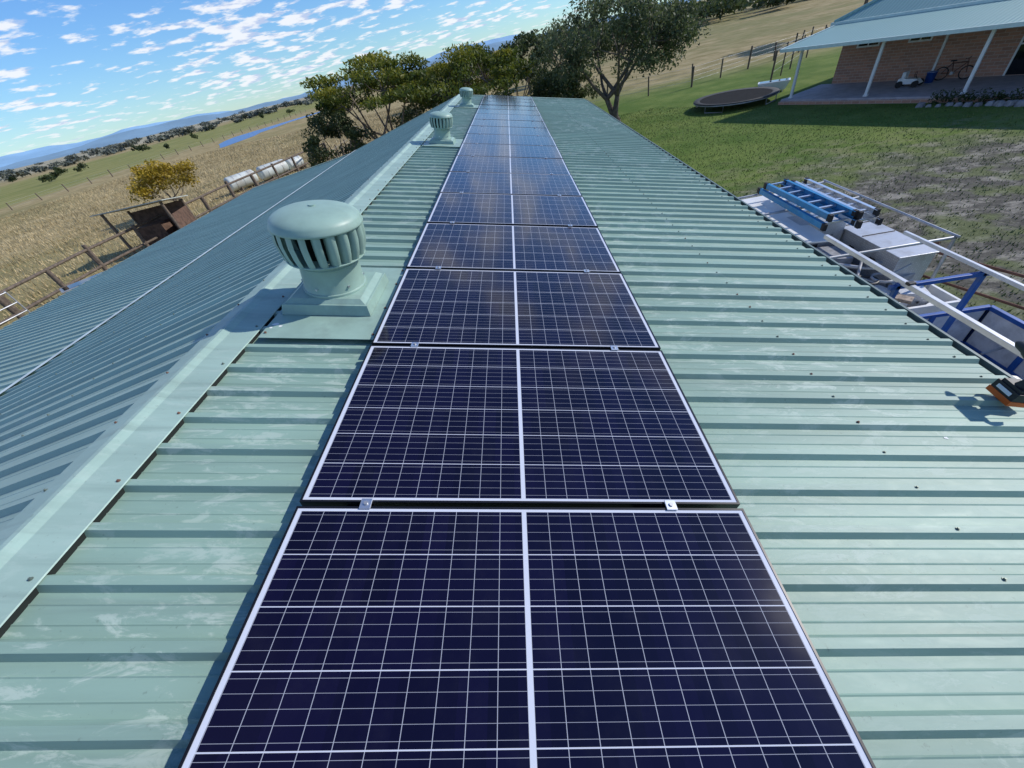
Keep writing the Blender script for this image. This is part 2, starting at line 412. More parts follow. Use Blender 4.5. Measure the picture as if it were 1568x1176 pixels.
def hills(name,d,h,c,a0,a1,seed):
    mb=MB(); vs=[];N=160; r=random.Random(seed); ph=[r.uniform(0,6) for _ in range(6)]
    for i in range(N+1):
        az=math.radians(a0+(a1-a0)*i/N)
        z=h*(0.55+0.25*math.sin(az*9+ph[0])+0.14*math.sin(az*21+ph[1])+0.07*math.sin(az*53+ph[2])+.03*math.sin(az*121+ph[3]))
        z=max(z,h*.12)
        x,y=d*math.sin(az),d*math.cos(az)
        vs+=[(x,y,-1),(x*1.08,y*1.08,z)]
    mb.add(vs,[(2*i,2*i+1,2*i+3,2*i+2) for i in range(N)],0,True)
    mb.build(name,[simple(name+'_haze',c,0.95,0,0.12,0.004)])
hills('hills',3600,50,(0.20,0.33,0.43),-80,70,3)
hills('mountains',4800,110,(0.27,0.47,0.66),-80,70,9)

# ------------------------------------------------ shed
RX=-1.98; RZ=3.1685-TAN*RX
EX=2.62; EZ=3.1685-TAN*EX
LX=-6.6; LZ=RZ-TAN*(RX-LX)
WX=-11.5; WZ=2.10
Y0,Y1=-3.0,17.65
shed=empty('farm_shed')
def sheet(name,ax,az,bx,bz,mat):
    d=Vector((bx-ax,0,bz-az)).normalized(); nrm=Vector((-d.z,0,d.x))
    if nrm.z<0: nrm=-nrm
    prof=[]; y=0.515-0.19*20
    while y<Y1:
        prof+=[(y-.030,0),(y-.015,.028),(y+.015,.028),(y+.030,0),(y+.062,0),(y+.066,.0025),(y+.070,0),(y+.120,0),(y+.124,.0025),(y+.128,0)]
        y+=.19
    prof=[p for p in prof if Y0<=p[0]<=Y1]
    vs=[];n=len(prof)
    for (px,pz) in ((ax,az),(bx,bz)):
        for (y,h) in prof: vs.append((px+nrm.x*h,y,pz+nrm.z*h))
    mb=MB(); mb.add(vs,[(i,i+1,n+i+1,n+i) for i in range(n-1)],0)
    mb.add([(ax,Y0,az-.06),(ax,Y1,az-.06),(bx,Y1,bz-.06),(bx,Y0,bz-.06)],[(0,1,2,3)],1)
    mb.add([(ax,Y1,az-.10),(bx,Y1,bz-.10),(bx,Y1,bz),(ax,Y1,az)],[(0,1,2,3)],0)
    return mb.build(name,[mat,MDARK],shed)
sheet('roof_sheet_right',RX,RZ,EX+.03,EZ-TAN*.03,MR)
sheet('roof_sheet_left',RX,RZ,LX,LZ,MRL)
sheet('roof_sheet_lean_to',LX+.05,LZ-.045,WX,WZ,MRL)
def cap_piece(ya,yb,dz):
    pr=[]
    w=.205
    h=.036+dz
    pr.append((-w-.003,-TAN*w+h-.004)); pr.append((-w,-TAN*w+h))
    pr+=[(-.05,-TAN*.05+h),(-.03,-.0+h+.002),(-.012,h+.012),(.012,h+.012),(.03,h+.002),(.05,-TAN*.05+h)]
    pr+=[(w,-TAN*w+h),(w+.003,-TAN*w+h-.004)]
    vs=[];n=len(pr)
    for y in (ya,yb):
        for x,z in pr: vs.append((RX+x,y,RZ+z))
    return vs,[(i,i+1,n+i+1,n+i) for i in range(n-1)]
mb=MB(); y=Y0;k=0
while y<Y1:
    vs,fs=cap_piece(y,min(y+2.45,Y1),0.0015*(k%2)); mb.add(vs,fs,0); y+=2.4;k+=1
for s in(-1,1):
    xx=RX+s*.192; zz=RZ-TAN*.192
    mb.add([(xx,Y0,zz-.005),(xx,Y1-.1,zz-.005),(xx,Y1-.1,zz+.0345),(xx,Y0,zz+.0345)],[(0,1,2,3)],2)  # near-black strip added to paint the shaded gap under the cap edges
vs=[];fl=[(LX+.13,LZ+TAN*.13+.036),(LX+.0,LZ+.044),(LX-.03,LZ+.02),(LX-.05,LZ-.008)]
for yy in(Y0,Y1):
    for x,z in fl: vs.append((x,yy,z))
mb.add(vs,[(i,i+1,5+i,4+i) for i in range(3)],1)
for (ax,az,bx,bz) in ((RX,RZ,EX,EZ),(RX,RZ,LX,LZ),(LX,LZ-.04,WX,WZ)):
    d=Vector((bx-ax,0,bz-az)); ang=-math.atan2(d.z,d.x)
    R=Matrix.Rotation(ang,3,'Y')
    mb.box(((ax+bx)/2,Y1-.04,(az+bz)/2+.036),(d.length-.01,.13,.006),0,None,R)
    mb.box(((ax+bx)/2,Y1+.028,(az+bz)/2-.03),(d.length-.01,.006,.13),0,None,R)
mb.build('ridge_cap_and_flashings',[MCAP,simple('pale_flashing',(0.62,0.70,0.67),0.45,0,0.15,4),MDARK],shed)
mb=MB()
def screw(x,y,z,side,mat):
    n=Vector((side*S12,0,C12)); p=Vector((x,y,z))
    mb.tube([p,p+n*.003],.0075,8,mat); mb.tube([p+n*.003,p+n*.009],.0045,6,mat)
y=.515-.19*18;k=0
while y<Y1-.1:
    def lz(x): return RZ-TAN*(RX-x)
    def rz(x): return 3.1685-TAN*x
    j=lambda: random.uniform(-.006,.006)
    screw(1.49+j(),y,rz(1.49)+.028*C12,1,0 if random.random()<.7 else 1)
    screw(2.5+j(),y,rz(2.5)+.028,1,0)
    if k%2==0:
        screw(RX+.175,y,RZ-TAN*.175+.036,1,1 if random.random()<.5 else 0)
        screw(RX-.175,y,RZ-TAN*.175+.036,-1,1 if random.random()<.5 else 0)
    screw(-3.5+j(),y,lz(-3.5)+.028,-1,0); screw(-5.0+j(),y,lz(-5)+.028,-1,0)
    y+=.19;k+=1
mb.build('roof_screws',[MSCREW,MRUST,MWHITE],shed)
mb=MB()
for side,gx,gz in ((1,EX,EZ),(-1,WX,WZ)):
    s=side
    mb.box((gx-s*.018,(Y0+Y1)/2,gz-.045),(.004,Y1-Y0,.08),0)
    mb.box((gx+s*.030,(Y0+Y1)/2,gz-.080),(.09,Y1-Y0,.004),0)
    mb.box((gx+s*.073,(Y0+Y1)/2,gz-.042),(.005,Y1-Y0,.075),0)
    mb.box((gx+s*.076,(Y0+Y1)/2,gz+.002),(.018,Y1-Y0,.010),0)
mb.build('gutters',[MGUT],shed)
mb=MB()
mb.box((EX-.12,(Y0+Y1)/2,(EZ-.12)/2),(.06,Y1-Y0-.2,EZ-.12),0)
mb.box((WX+.12,(Y0+Y1)/2,(WZ-.12)/2),(.06,Y1-Y0-.2,WZ-.12),0)
mb.add([(WX+.16,Y1-.1,0),(EX-.16,Y1-.1,0),(EX-.16,Y1-.1,EZ-.12),(RX,Y1-.1,RZ-.12),(LX,Y1-.1,LZ-.12),(WX+.16,Y1-.1,WZ-.12)],[(0,1,2,3,4,5)],0)
mb.build('walls',[simple('shed_wall',(0.5,0.5,0.42),0.5,0,0.1)],shed)
mb=MB()
def RZf(x): return 3.1685-TAN*x
for (cx,cy,s) in ((-1.70,2.06,.022),(-1.66,2.04,.012),(-1.71,2.02,.010),(1.9,1.2,.012),(.95,2.4,.010)):
    hh=.0405 if cx<-1 else .002
    pp=[]
    for k in range(9):
        t=2*math.pi*k/9; r_=s*random.uniform(.6,1.2); pp.append((cx+r_*math.cos(t),cy+r_*math.sin(t)*.8,RZf(cx+r_*math.cos(t))+hh))
    mb.add(pp,[tuple(range(9))],0)
mb.build('bird_droppings',[simple('dropping_white',(.75,.77,.75),.8,0,.1)])

# ------------------------------------------------ ventilators
def ventilator(y,spin,sc=1.0):
    e_loc=(-1.43,y,3.1685+TAN*1.43)
    mb=MB()
    mb.box((.035/sc,-.02,.0375/sc),(.72/sc,1.0,.004),0)
    z0=.041/sc
    mb.hexa([(-.29,-.26,z0),(.29,-.26,z0),(.29,.26,z0),(-.29,.26,z0)],[(-.275,-.245,.11),(.275,-.245,.11),(.275,.245,.11),(-.275,.245,.11)],0)
    mb.hexa([(-.262,-.232,.11),(.262,-.232,.11),(.262,.232,.11),(-.262,.232,.11)],[(-.225,-.20,.135),(.225,-.20,.135),(.225,.20,.135),(-.225,.20,.135)],0)
    mb.lathe([(.205,.135),(.205,.15),(.196,.152),(.186,.30),(.192,.302),(.192,.312),(.186,.314),(.19,.335),(.236,.348),(.246,.350),(.246,.358),(.1,.358)],48,0)
    mb.lathe([(.14,.36),(.15,.40),(.16,.56),(.0,.57)],24,1)
    nv=20
    for k in range(nv):
        t=2*math.pi*k/nv+spin
        X=Matrix.Rotation(t,4,'Z')
        def vs(z,ro): return [Vector((ro-.004,.022,z)),Vector((ro+.006,.004,z)),Vector((ro,-.016,z)),Vector((ro-.022,-.030,z)),Vector((ro-.05,-.036,z))]
        a=vs(.352,.238); b=vs(.41,.256); c=vs(.48,.266); d=vs(.556,.262)
        pts=a+b+c+d
        fs=[(i+5*j,i+1+5*j,i+6+5*j,i+5+5*j) for j in range(3) for i in range(4)]
        mb.add(pts,fs,0,True,X)
    prof=[(.15,.546),(.255,.550),(.270,.546),(.275,.551),(.275,.560),(.268,.572)]
    for i in range(1,11):
        t=i/10*math.pi/2; prof.append((.266*math.cos(t)**.9+.0001 if i<10 else .0001,.574+.078*math.sin(t)))
    mb.lathe(prof,56,0)
    for k in range(6):
        t=k*math.pi/3+.3; mb.tube([(.19*math.cos(t),.19*math.sin(t),.19),(.203*math.cos(t),.203*math.sin(t),.19)],.008,6,2)
    mb.tube([(0,0,.650),(0,0,.658)],.02,12,0)
    for sx in(-.30,.36):
        for sy in(-.47,-.15,.2,.43): mb.tube([(sx/sc,sy,.039/sc),(sx/sc,sy,.039/sc+.008)],.008,6,3)
    o=mb.build('roof_ventilator',[MVENT,MDARK,MALU,MRUST],None,0.003,e_loc,(0,T12,0)); o.scale=(sc,sc,sc)
    return o
ventilator(2.43,0); ventilator(8.3,.1,.78); ventilator(14.1,.2,.74)

# ------------------------------------------------ solar array
PL,PW,PITCH=1.70,1.00,1.02
def panel_mesh():
    me=bpy.data.meshes.new('solar_panel')
    mb=MB(); t=.008; hgt=.035
    mb.add([(t,t,-.002),(PL-t,t,-.002),(PL-t,PW-t,-.002),(t,PW-t,-.002)],[(0,1,2,3)],0)
    mb.box((PL/2,t/2,-hgt/2),(PL,t,hgt),1); mb.box((PL/2,PW-t/2,-hgt/2),(PL,t,hgt),1)
    mb.box((t/2,PW/2,-hgt/2),(t,PW-2*t,hgt),1); mb.box((PL-t/2,PW/2,-hgt/2),(t,PW-2*t,hgt),1)
    mb.add([(t,t,-.03),(t,PW-t,-.03),(PL-t,PW-t,-.03),(PL-t,t,-.03)],[(0,1,2,3)],2)
    me.from_pydata(mb.v,[],mb.f); me.polygons.foreach_set('material_index',mb.m)
    for m in(MPV,MFRAME,MWHITE): me.materials.append(m)
    uv=me.uv_layers.new(name='UVMap')
    for l in me.loops:
        c=me.vertices[l.vertex_index].co; uv.data[l.index].uv=(c.x,c.y)
    me.update(); return me
pm=panel_mesh()
PX,PZ=-1.0135,3.4838
for k in range(-4,16):
    o=bpy.data.objects.new('solar_panel',pm); COL.objects.link(o)
    o.location=(PX+random.uniform(-.003,.003),.77+PITCH*k,PZ+random.uniform(-.001,.001)); o.rotation_euler=(random.uniform(-.003,.003),T12+random.uniform(-.002,.002),0)
for sx in (.255,1.42):
    mb=MB()
    mb.box((sx,6.9,-.057),(.04,20.6,.04),0)
    for k in range(-3,16):
        yy=.77+PITCH*k-.01
        mb.box((sx,yy,.0045),(.042,.042,.005),0); mb.tube([(sx,yy,.007),(sx,yy,.012)],.008,8,1)
        mb.box((sx,yy,-.02),(.03,.012,.04),0)
    yy=.77+PITCH*16
    mb.box((sx,yy,.0045),(.045,.03,.005),0)
    for k in range(-3,15): mb.box((sx+.03,.77+PITCH*k+.3,-.075),(.02,.05,.05),0)
    mb.build('mounting_rail',[MALU,MGREYM],None,0.0015,(PX,0,PZ),(0,T12,0))

# ------------------------------------------------ house
def brick_mat():
    m,nt,b=mat_new('brick')
    tc=nd(nt,'ShaderNodeTexCoord').outputs['Object']
    sp=nd(nt,'ShaderNodeSeparateXYZ'); nt.links.new(tc,sp.inputs[0]); cb=nd(nt,'ShaderNodeCombineXYZ')
    nt.links.new(M(nt,'ADD',sp.outputs[0],sp.outputs[1]),cb.inputs[0]); nt.links.new(sp.outputs[2],cb.inputs[1])
    br=nd(nt,'ShaderNodeTexBrick'); nt.links.new(cb.outputs[0],br.inputs[0])
    br.inputs['Scale'].default_value=1; br.inputs['Brick Width'].default_value=.30; br.inputs['Row Height'].default_value=.11
    br.inputs['Mortar Size'].default_value=.009
    br.inputs['Color1'].default_value=(.55,.25,.16,1); br.inputs['Color2'].default_value=(.34,.16,.11,1); br.inputs['Mortar'].default_value=(.52,.43,.36,1)
    c=MIX(nt,M(nt,'MULTIPLY',NOISE(nt,tc,3,5),.5),br.outputs[0],(.60,.38,.27))
    nt.links.new(c,b.inputs['Base Color']); b.inputs['Roughness'].default_value=.9; return m
def hroof_mat():
    m,nt,b=mat_new('house_roof')
    tc=nd(nt,'ShaderNodeTexCoord').outputs['Object']
    w=nd(nt,'ShaderNodeTexWave'); w.inputs['Scale'].default_value=2.2; nt.links.new(tc,w.inputs[0])
    c=MIX(nt,w.outputs[1],(.18,.33,.30),(.25,.41,.37)); c=MIX(nt,M(nt,'MULTIPLY',NOISE(nt,tc,.6,5),.4),c,(.28,.43,.38))
    nt.links.new(c,b.inputs['Base Color']); b.inputs['Roughness'].default_value=.5; BUMP(nt,w.outputs[1],.5,.02,b); return m
house=empty('brick_house',(13.6,23.3,0),(0,0,math.atan2(-.864,.503)))
MBR=brick_mat(); MHR=hroof_mat()
ZV=2.15
mb=MB()
mb.box((10.2,3.1,1.35),(20,.22,2.5),0)
mb.box((.31,8.3,1.35),(.22,10.1,2.5),0)
mb.box((20.1,8.3,1.35),(.22,10.1,2.5),0)
mb.build('walls',[MBR],house)
mb=MB(); mb.box((10,1.35,.10),(20.6,3.3,.2),0); mb.box((10,-.34,.06),(20.7,.06,.14),1)
mb.build('veranda_slab',[MCONC,MBR],house,.01)
mb=MB()
for i in range(7):
    x=3.2*i
    mb.box((x,0,(ZV-.08+.2)/2),(.10,.10,ZV-.28),0); mb.box((x,0,.23),(.15,.15,.06),0)
mb.box((9.9,0,ZV-.06),(20.4,.08,.10),0)
mb.build('veranda_posts',[MWHITE],house,.006)
mb=MB()
mb.hexa([(-.6,-.55,ZV),(21,-.55,ZV),(21,3.0,ZV+.40),(-.05,3.0,ZV+.40)],[(-.6,-.55,ZV+.04),(21,-.55,ZV+.04),(21,3.0,ZV+.44),(-.05,3.0,ZV+.44)],0)
mb.box((10.15,-.61,ZV-.01),(21.6,.10,.12),1)
mb.hexa([(-.71,-.61,ZV-.07),(-.63,-.61,ZV-.07),(-.08,3.0,ZV+.33),(-.16,3.0,ZV+.33)],[(-.71,-.61,ZV+.05),(-.63,-.61,ZV+.05),(-.08,3.0,ZV+.46),(-.16,3.0,ZV+.46)],1)
x0,x1,y0,y1,z0=-.35,21,2.7,13.8,ZV+.48; rz_=z0+2.5; ry=(y0+y1)/2; rx0=x0+5.4; rx1=x1-5.4
mb.add([(x0,y0,z0),(x1,y0,z0),(x1,y1,z0),(x0,y1,z0),(rx0,ry,rz_),(rx1,ry,rz_)],[(0,1,5,4),(1,2,5),(2,3,4,5),(3,0,4)],0)
mb.box(((x0+x1)/2,y0-.05,z0-.06),(x1-x0+.2,.10,.14),1); mb.box((x0-.05,ry,z0-.06),(.10,y1-y0,.14),1)
mb.add([(x0,y0,z0-.1),(x1,y0,z0-.1),(x1,y1,z0-.1),(x0,y1,z0-.1)],[(3,2,1,0)],2)
mb.tube([(x0,y0,z0+.02),(rx0,ry,rz_+.03),(rx1,ry,rz_+.03)],.07,8,0)
mb.build('roof',[MHR,simple('fascia',(.58,.70,.64),.4,0,.08),MWHITE],house)
mb=MB()
def opening(xa,xb,za,zb,door=False):
    cx=(xa+xb)/2; cz=(za+zb)/2; y=2.985
    mb.box((cx,y+.005,cz),(xb-xa,.02,zb-za),0)
    f=.06
    mb.box((xa-f/2,y-.012,cz),(f,.05,zb-za+2*f),1); mb.box((xb+f/2,y-.012,cz),(f,.05,zb-za+2*f),1)
    mb.box((cx,y-.012,zb+f/2),(xb-xa,.05,f),1)
    if not door: mb.box((cx,y-.012,za-f/2),(xb-xa,.05,f),1); mb.box((cx,y-.012,cz),(.04,.045,zb-za),1)
    else: mb.box((cx,y-.012,za+.95),(xb-xa,.04,.05),1)
opening(.9,1.7,1.6,2.1); opening(2.9,3.6,1.6,2.1); opening(6.5,7.4,.22,2.1,True); opening(9.0,10.6,1.0,2.1); opening(12,13,1,2.1); opening(15,16,.22,2.1,True)
mb.box((4.15,2.96,1.2),(.08,.06,1.9),1)
mb.build('windows_and_doors',[MGLASSD,MWHITE],house)
def to_house(x,y,z=0):
    R=Matrix.Rotation(math.atan2(-.864,.503),4,'Z'); return Matrix.Translation((13.6,23.3,0))@R@Matrix.Translation((x,y,z))
def bicycle(X,s=1.0):
    mb=MB(); W=.27; X=X@Matrix.Scale(.8,4)
    for cx in(-.5,.5):
        mb.ring((cx,0,W+.02),W,.025,'y',24,0,X)
        for k in range(8):
            t=k*math.pi/4; mb.tube([(cx,0,W+.02),(cx+W*math.cos(t),0,W+.02+W*math.sin(t))],.004,4,1,X)
    bb=(-.05,0,.30)
    for a,b in [((-.5,0,.29),bb),((-.5,0,.29),(-.2,0,.72)),(bb,(-.2,0,.78)),(bb,(.36,0,.70)),((-.2,0,.70),(.36,0,.74)),((.36,0,.85),(.5,0,.29))]:
        mb.tube([a,b],.022,8,2,X)
    mb.tube([(.33,-.28,.9),(.36,0,.87),(.33,.28,.9)],.014,6,0,X); mb.box((-.2,0,.81),(.22,.1,.05),0,X)
    mb.tube([(-.05,-.1,.30),(-.05,.1,.30)],.07,12,1,X)
    mb.build('bicycle',[MBLACKR,MGREYM,MRUSTM])
bicycle(to_house(8.3,2.2,.2)); bicycle(to_house(9.6,2.3,.2)); bicycle(to_house(5.0,2.6,.2))
mb=MB(); X=to_house(4.0,1.6,.2)
mb.hexa([(-.4,-.2,.12),(.4,-.2,.12),(.4,.2,.12),(-.4,.2,.12)],[(-.38,-.16,.32),(.25,-.13,.28),(.25,.13,.28),(-.38,.16,.32)],0,X)
mb.box((-.25,0,.42),(.12,.3,.22),0,X)
for cx in(-.28,.28):
    for cy in(-.22,.22): mb.tube([(cx,cy-.03,.12),(cx,cy+.03,.12)],.12,14,1,X)
mb.ring((.1,0,.42),.09,.012,'x',14,1,X); mb.tube([(.2,0,.28),(.1,0,.42)],.015,6,1,X)
mb.build('ride_on_toy',[MWHITE,MBLACKR],None,.02)
mb=MB(); X=to_house(4.4,2.3,.2)
mb.lathe([(.001,0),(.14,0),(.17,.35),(.18,.35),(.18,.37),(.16,.37)],20,0,X); mb.ring((0,0,.37),.17,.012,'z',16,1,X); mb.build('bucket',[MBLUE,MGREYM])
mb=MB()
for i in range(34):
    s=random.uniform(.10,.2); X=to_house(5.6+i*.27,-.9+random.uniform(-.12,.12),s*.3)@Matrix.Rotation(random.random()*6,4,'Z')
    mb.hexa([(-s,-s*.8,-s*.5),(s,-s*.7,-s*.5),(s*.9,s*.8,-s*.5),(-s*.9,s*.7,-s*.5)],[(-s*.6,-s*.5,s*.5),(s*.5,-s*.5,s*.6),(s*.6,s*.4,s*.4),(-s*.5,s*.5,s*.55)],0,X)
mb.build('garden_edging_rocks',[simple('rock',(.26,.25,.25),.9,0,.3,5)],None,.02)
P=[];Tn=[]
for i in range(20):
    c=to_house(5.9+i*.42,-.6,.2)@Vector((0,0,0)); q,u=puff_points(tuple(c),random.uniform(.2,.36),150,.9); P.append(q);Tn.append(np.clip(.4+.3*u+rng.normal(0,.15,150),0,1))
quads_object('garden_shrubs',leaf_quads(np.concatenate(P),.05),LDARK,np.concatenate(Tn))

# trampoline
mb=MB(); X=Matrix.Translation((12.0,25.8,0))
mb.lathe([(.001,.36),(1.75,.37)],48,0,X); mb.lathe([(1.76,.38),(2.05,.40),(2.08,.36),(1.78,.34)],48,1,X)
mb.ring((0,0,.33),2.05,.03,'z',48,2,X)
for k in range(4):
    t=k*math.pi/2+.4; a=(2*math.cos(t),2*math.sin(t)); b=(2*math.cos(t+.5),2*math.sin(t+.5))
    mb.tube([(*a,.33),(*a,.03),(*b,.03),(*b,.33)],.025,6,2,X)
MTR=simple('trampoline_mat',(.02,.02,.02),.95,0,.2); MTR.node_tree.nodes['Principled BSDF'].inputs['Specular IOR Level'].default_value=0.1
mb.build('trampoline',[MTR,simple('trampoline_pad',(.05,.05,.045),.8,0,.2),MGREYM])
mb=MB(); X=Matrix.Translation((14.6,27.0,0))@Matrix.Rotation(-.5,4,'Z')
mb.hexa([(-.6,-.25,.08),(.6,-.25,.08),(.6,.25,.08),(-.6,.25,.08)],[(-.78,-.36,.5),(.78,-.36,.5),(.78,.36,.5),(-.78,.36,.5)],0,X)
mb.add([(-.7,-.29,.505),(.7,-.29,.505),(.7,.29,.505),(-.7,.29,.505)],[(0,1,2,3)],1,False,X)
for i in(-.5,.5):
    for j in(-.2,.2): mb.tube([(i,j,0),(i,j,.1)],.03,6,0,X)
mb.build('bathtub_trough',[MWHITE,simple('trough_water',(.05,.09,.1),.1)],None,.03)

def fence(name,pts,step,h,mat,wires=4,r=.05,rail=False,wr=.006):
    mb=MB()
    for (a,b) in zip(pts[:-1],pts[1:]):
        a=Vector((*a,0));b=Vector((*b,0));n=max(1,round((b-a).length/step))
        for i in range(n+1):
            p=a.lerp(b,i/n); hh=h*random.uniform(.88,1.1)
            mb.tube([p,p+Vector((random.uniform(-.07,.07),random.uniform(-.07,.07),hh))],r*random.uniform(.8,1.2),7,0)
        for w in range(wires):
            z=h*(.3+.62*w/max(1,wires-1)); mb.tube([a+Vector((0,0,z)),b+Vector((0,0,z))],r*.6 if rail else wr,6,0 if rail else 1)
    mb.build(name,[mat,MGREYM])
fence('wire_fence',[(4,36),(13,35),(26,42),(48,50)],2.8,1.25,MTIMBER,4,.06)
fence('wire_fence',[(16,30),(22,37)],2.6,1.7,MTIMBER,4,.05)
fence('wire_fence',[(-14,27),(-16,48),(-30,70)],3.2,1.2,MTIMBER,4,.06)
fence('timber_yard_fence',[(-19.5,6),(-20.3,13),(-20.6,17.5),(-19.8,28),(-17.5,40)],2.4,1.3,MTIMBER,2,.10,True)
fence('wire_fence',[(-76,60),(-80,180)],5,1.1,MTIMBER,3,.08)
fence('pipe_rail_fence',[(6.0,5.5),(7.3,1.8)],1.9,1.25,MRUSTM,3,.035,True)
mb=MB(); X=Matrix.Translation((-19.6,9.6,0))@Matrix.Rotation(1.45,4,'Z')
for z in(.25,.6,.95,1.35): mb.tube([(0,-.15,z),(3,-.15,z)],.025,6,0,X)
for x in(0,1.5,3): mb.tube([(x,-.15,.2),(x,-.15,1.4)],.028,6,0,X)
mb.build('steel_gate',[MGREYM])
mb=MB(); X=Matrix.Translation((-20.0,21.2,0))@Matrix.Rotation(.25,4,'Z')
for x,y,h in((-1.4,-1,2.1),(1.4,-1,2.0),(-1.4,1,1.75),(1.4,1,1.7)): mb.tube([(x,y,0),(x,y,h)],.07,8,0,X)
mb.hexa([(-1.7,-1.35,2.16),(1.7,-1.35,2.08),(1.7,1.3,1.72),(-1.7,1.3,1.78)],[(-1.7,-1.35,2.2),(1.7,-1.35,2.12),(1.7,1.3,1.76),(-1.7,1.3,1.82)],1,X)
mb.box((0,1.0,.85),(2.8,.05,1.6),2,X); mb.box((-.4,.3,.5),(1.3,.9,1.0),2,X); mb.box((1.4,0,.7),(.05,2,1.3),2,X)
mb.build('animal_shelter',[MTIMBER,simple('old_tin',(.42,.45,.41),.6,.0,.2),simple('brown_boards',(.11,.065,.045),.85,0,.4,5)])
for i,(x,y,r,l) in enumerate([(-22.0,33.0,.50,2.1),(-20.4,35.2,.50,2.2),(-19.3,37.0,.42,1.2)]):
    mb=MB(); d=Vector((.55,.8,0)).normalized(); c=Vector((x,y,r+.15))
    a=c-d*l/2;b=c+d*l/2
    mb.tube([a-d*.08,a,a+d*.06,c,b-d*.06,b,b+d*.08],[r*.75,r*.97,r,r,r,r*.97,r*.75],24,0)
    for k in(-.3,0,.3): mb.tube([c+d*l*k-d*.015,c+d*l*k+d*.015],r+.012,24,1)
    for k in(-.3,.3): mb.box(tuple(c+d*l*k+Vector((0,0,-r))),(.9,.15,.3),2)
    mb.build('storage_tank',[simple('tank_white',(.58,.62,.58),.5,0,.15,1.5,dirt=(.34,.28,.22)),MGREYM,MTIMBER])
mb=MB(); X=Matrix.Translation((-18.6,15.0,0))@Matrix.Rotation(.9,4,'Z')
mb.hexa([(-1,-.35,.1),(1,-.35,.1),(1,.35,.1),(-1,.35,.1)],[(-1.1,-.45,.6),(1.1,-.45,.6),(1.1,.45,.6),(-1.1,.45,.6)],0,X)
mb.add([(-1.02,-.38,.605),(1.02,-.38,.605),(1.02,.38,.605),(-1.02,.38,.605)],[(0,1,2,3)],1,False,X)
for i in(-.8,.8): mb.box((i,0,.06),(.1,.8,.12),0,X)
mb.build('water_trough',[MGREYM,MGLASSD],None,.02)

# ------------------------------------------------ utility truck
ute=empty('utility_truck',(4.48,4.35,0))
mb=MB()
W=.87
side=[(2.2,.48),(4.75,.45),(4.98,.55),(5.0,.85),(4.85,1.0),(3.75,1.12),(2.2,1.08)]
n=len(side)
mb.add([(-W,y,z) for y,z in side]+[(W,y,z) for y,z in side],[tuple(range(n))[::-1],tuple(range(n,2*n))]+[(i,(i+1)%n,n+(i+1)%n,n+i) for i in range(n)],0)
TT=[(-.72,2.28,1.70),(.72,2.28,1.70),(.70,3.15,1.72),(-.70,3.15,1.72)]
BB=[(-W+.02,2.22,1.08),(W-.02,2.22,1.08),(W-.02,3.85,1.11),(-W+.02,3.85,1.11)]
mb.hexa(BB,TT,0)
mb.build('cab_body',[MWHITE],ute,.04)
mb=MB()
def lerp4(b,t,u0,u1,v0,v1,off):
    def P(u,v): return (Vector(b[0]).lerp(Vector(b[1]),u)).lerp(Vector(t[0]).lerp(Vector(t[1]),u),v)+Vector(off)
    mb.add([P(u0,v0),P(u1,v0),P(u1,v1),P(u0,v1)],[(0,1,2,3)],0)
lerp4([BB[3],BB[2]],[TT[3],TT[2]],.06,.94,.1,.92,(0,.012,.012))
lerp4([BB[0],BB[1]],[TT[0],TT[1]],.1,.9,.2,.85,(0,-.012,.002))
for bb,tt,s in ((BB[0:1]+BB[3:4],TT[0:1]+TT[3:4],-1),(BB[1:3],TT[1:3],1)):
    lerp4(bb,tt,.08,.45,.15,.88,(s*.012,0,.003)); lerp4(bb,tt,.49,.88,.15,.88,(s*.012,0,.003))
mb.build('windows',[MGLASSD],ute)
mb=MB()
for y in(.85,4.15):
    for s in(-1,1):
        mb.tube([(s*.66,y,.36),(s*.90,y,.36)],.36,28,0); mb.tube([(s*.90,y,.36),(s*.905,y,.36)],.2,16,1)
mb.build('wheels',[MBLACKR,MGREYM],ute,.02)
MBIN=simple('grey_bin',(.3,.31,.33),.5,0,.3,9)
mb=MB()
mb.box((0,1.05,.82),(1.85,2.2,.08),0)
mb.box((0,1.0,.62),(.8,2.6,.14),3)
mb.box((-.66,1.45,1.20),(.48,1.4,.66),2); mb.box((.68,1.35,1.18),(.46,1.5,.62),1)
mb.box((.02,1.90,1.28),(.80,.40,.84),1)
# raised gull-wing lid of the white cabinet
mb.box((-.62,1.95,1.72),(.92,1.75,.025),2,None,Matrix.Rotation(.10,3,'Y'))
mb.box((.68,1.35,1.505),(.50,1.54,.025),1)
for yy in(.9,1.35,1.8): mb.box((.68,yy,1.523),(.46,.012,.012),3); mb.box((.44,yy+.1,1.30),(.015,.10,.06),3)
mb.box((.02,1.695,1.45),(.5,.012,.012),3); mb.box((.02,1.69,1.3),(.12,.015,.07),3)
mb.box((-.92,.22,.98),(.04,.5,.25),2); mb.box((.92,.22,.98),(.04,.5,.25),2); mb.box((0,-.02,.98),(1.8,.04,.25),2)
mb.box((-.2,.95,1.04),(.45,.5,.36),1); mb.box((.25,.35,.98),(.4,.45,.24),2,None,Matrix.Rotation(.3,3,'Z'))
mb.box((.12,1.35,1.10),(.35,.45,.46),4,None,Matrix.Rotation(-.2,3,'Z'))
mb.box((-.3,.3,1.0),(.45,.3,.22),4,None,Matrix.Rotation(.5,3,'Z'))
mb.box((-.62,.55,1.02),(.4,.3,.3),1); mb.box((.55,.35,1.02),(.32,.35,.3),1,None,Matrix.Rotation(-.3,3,'Z'))
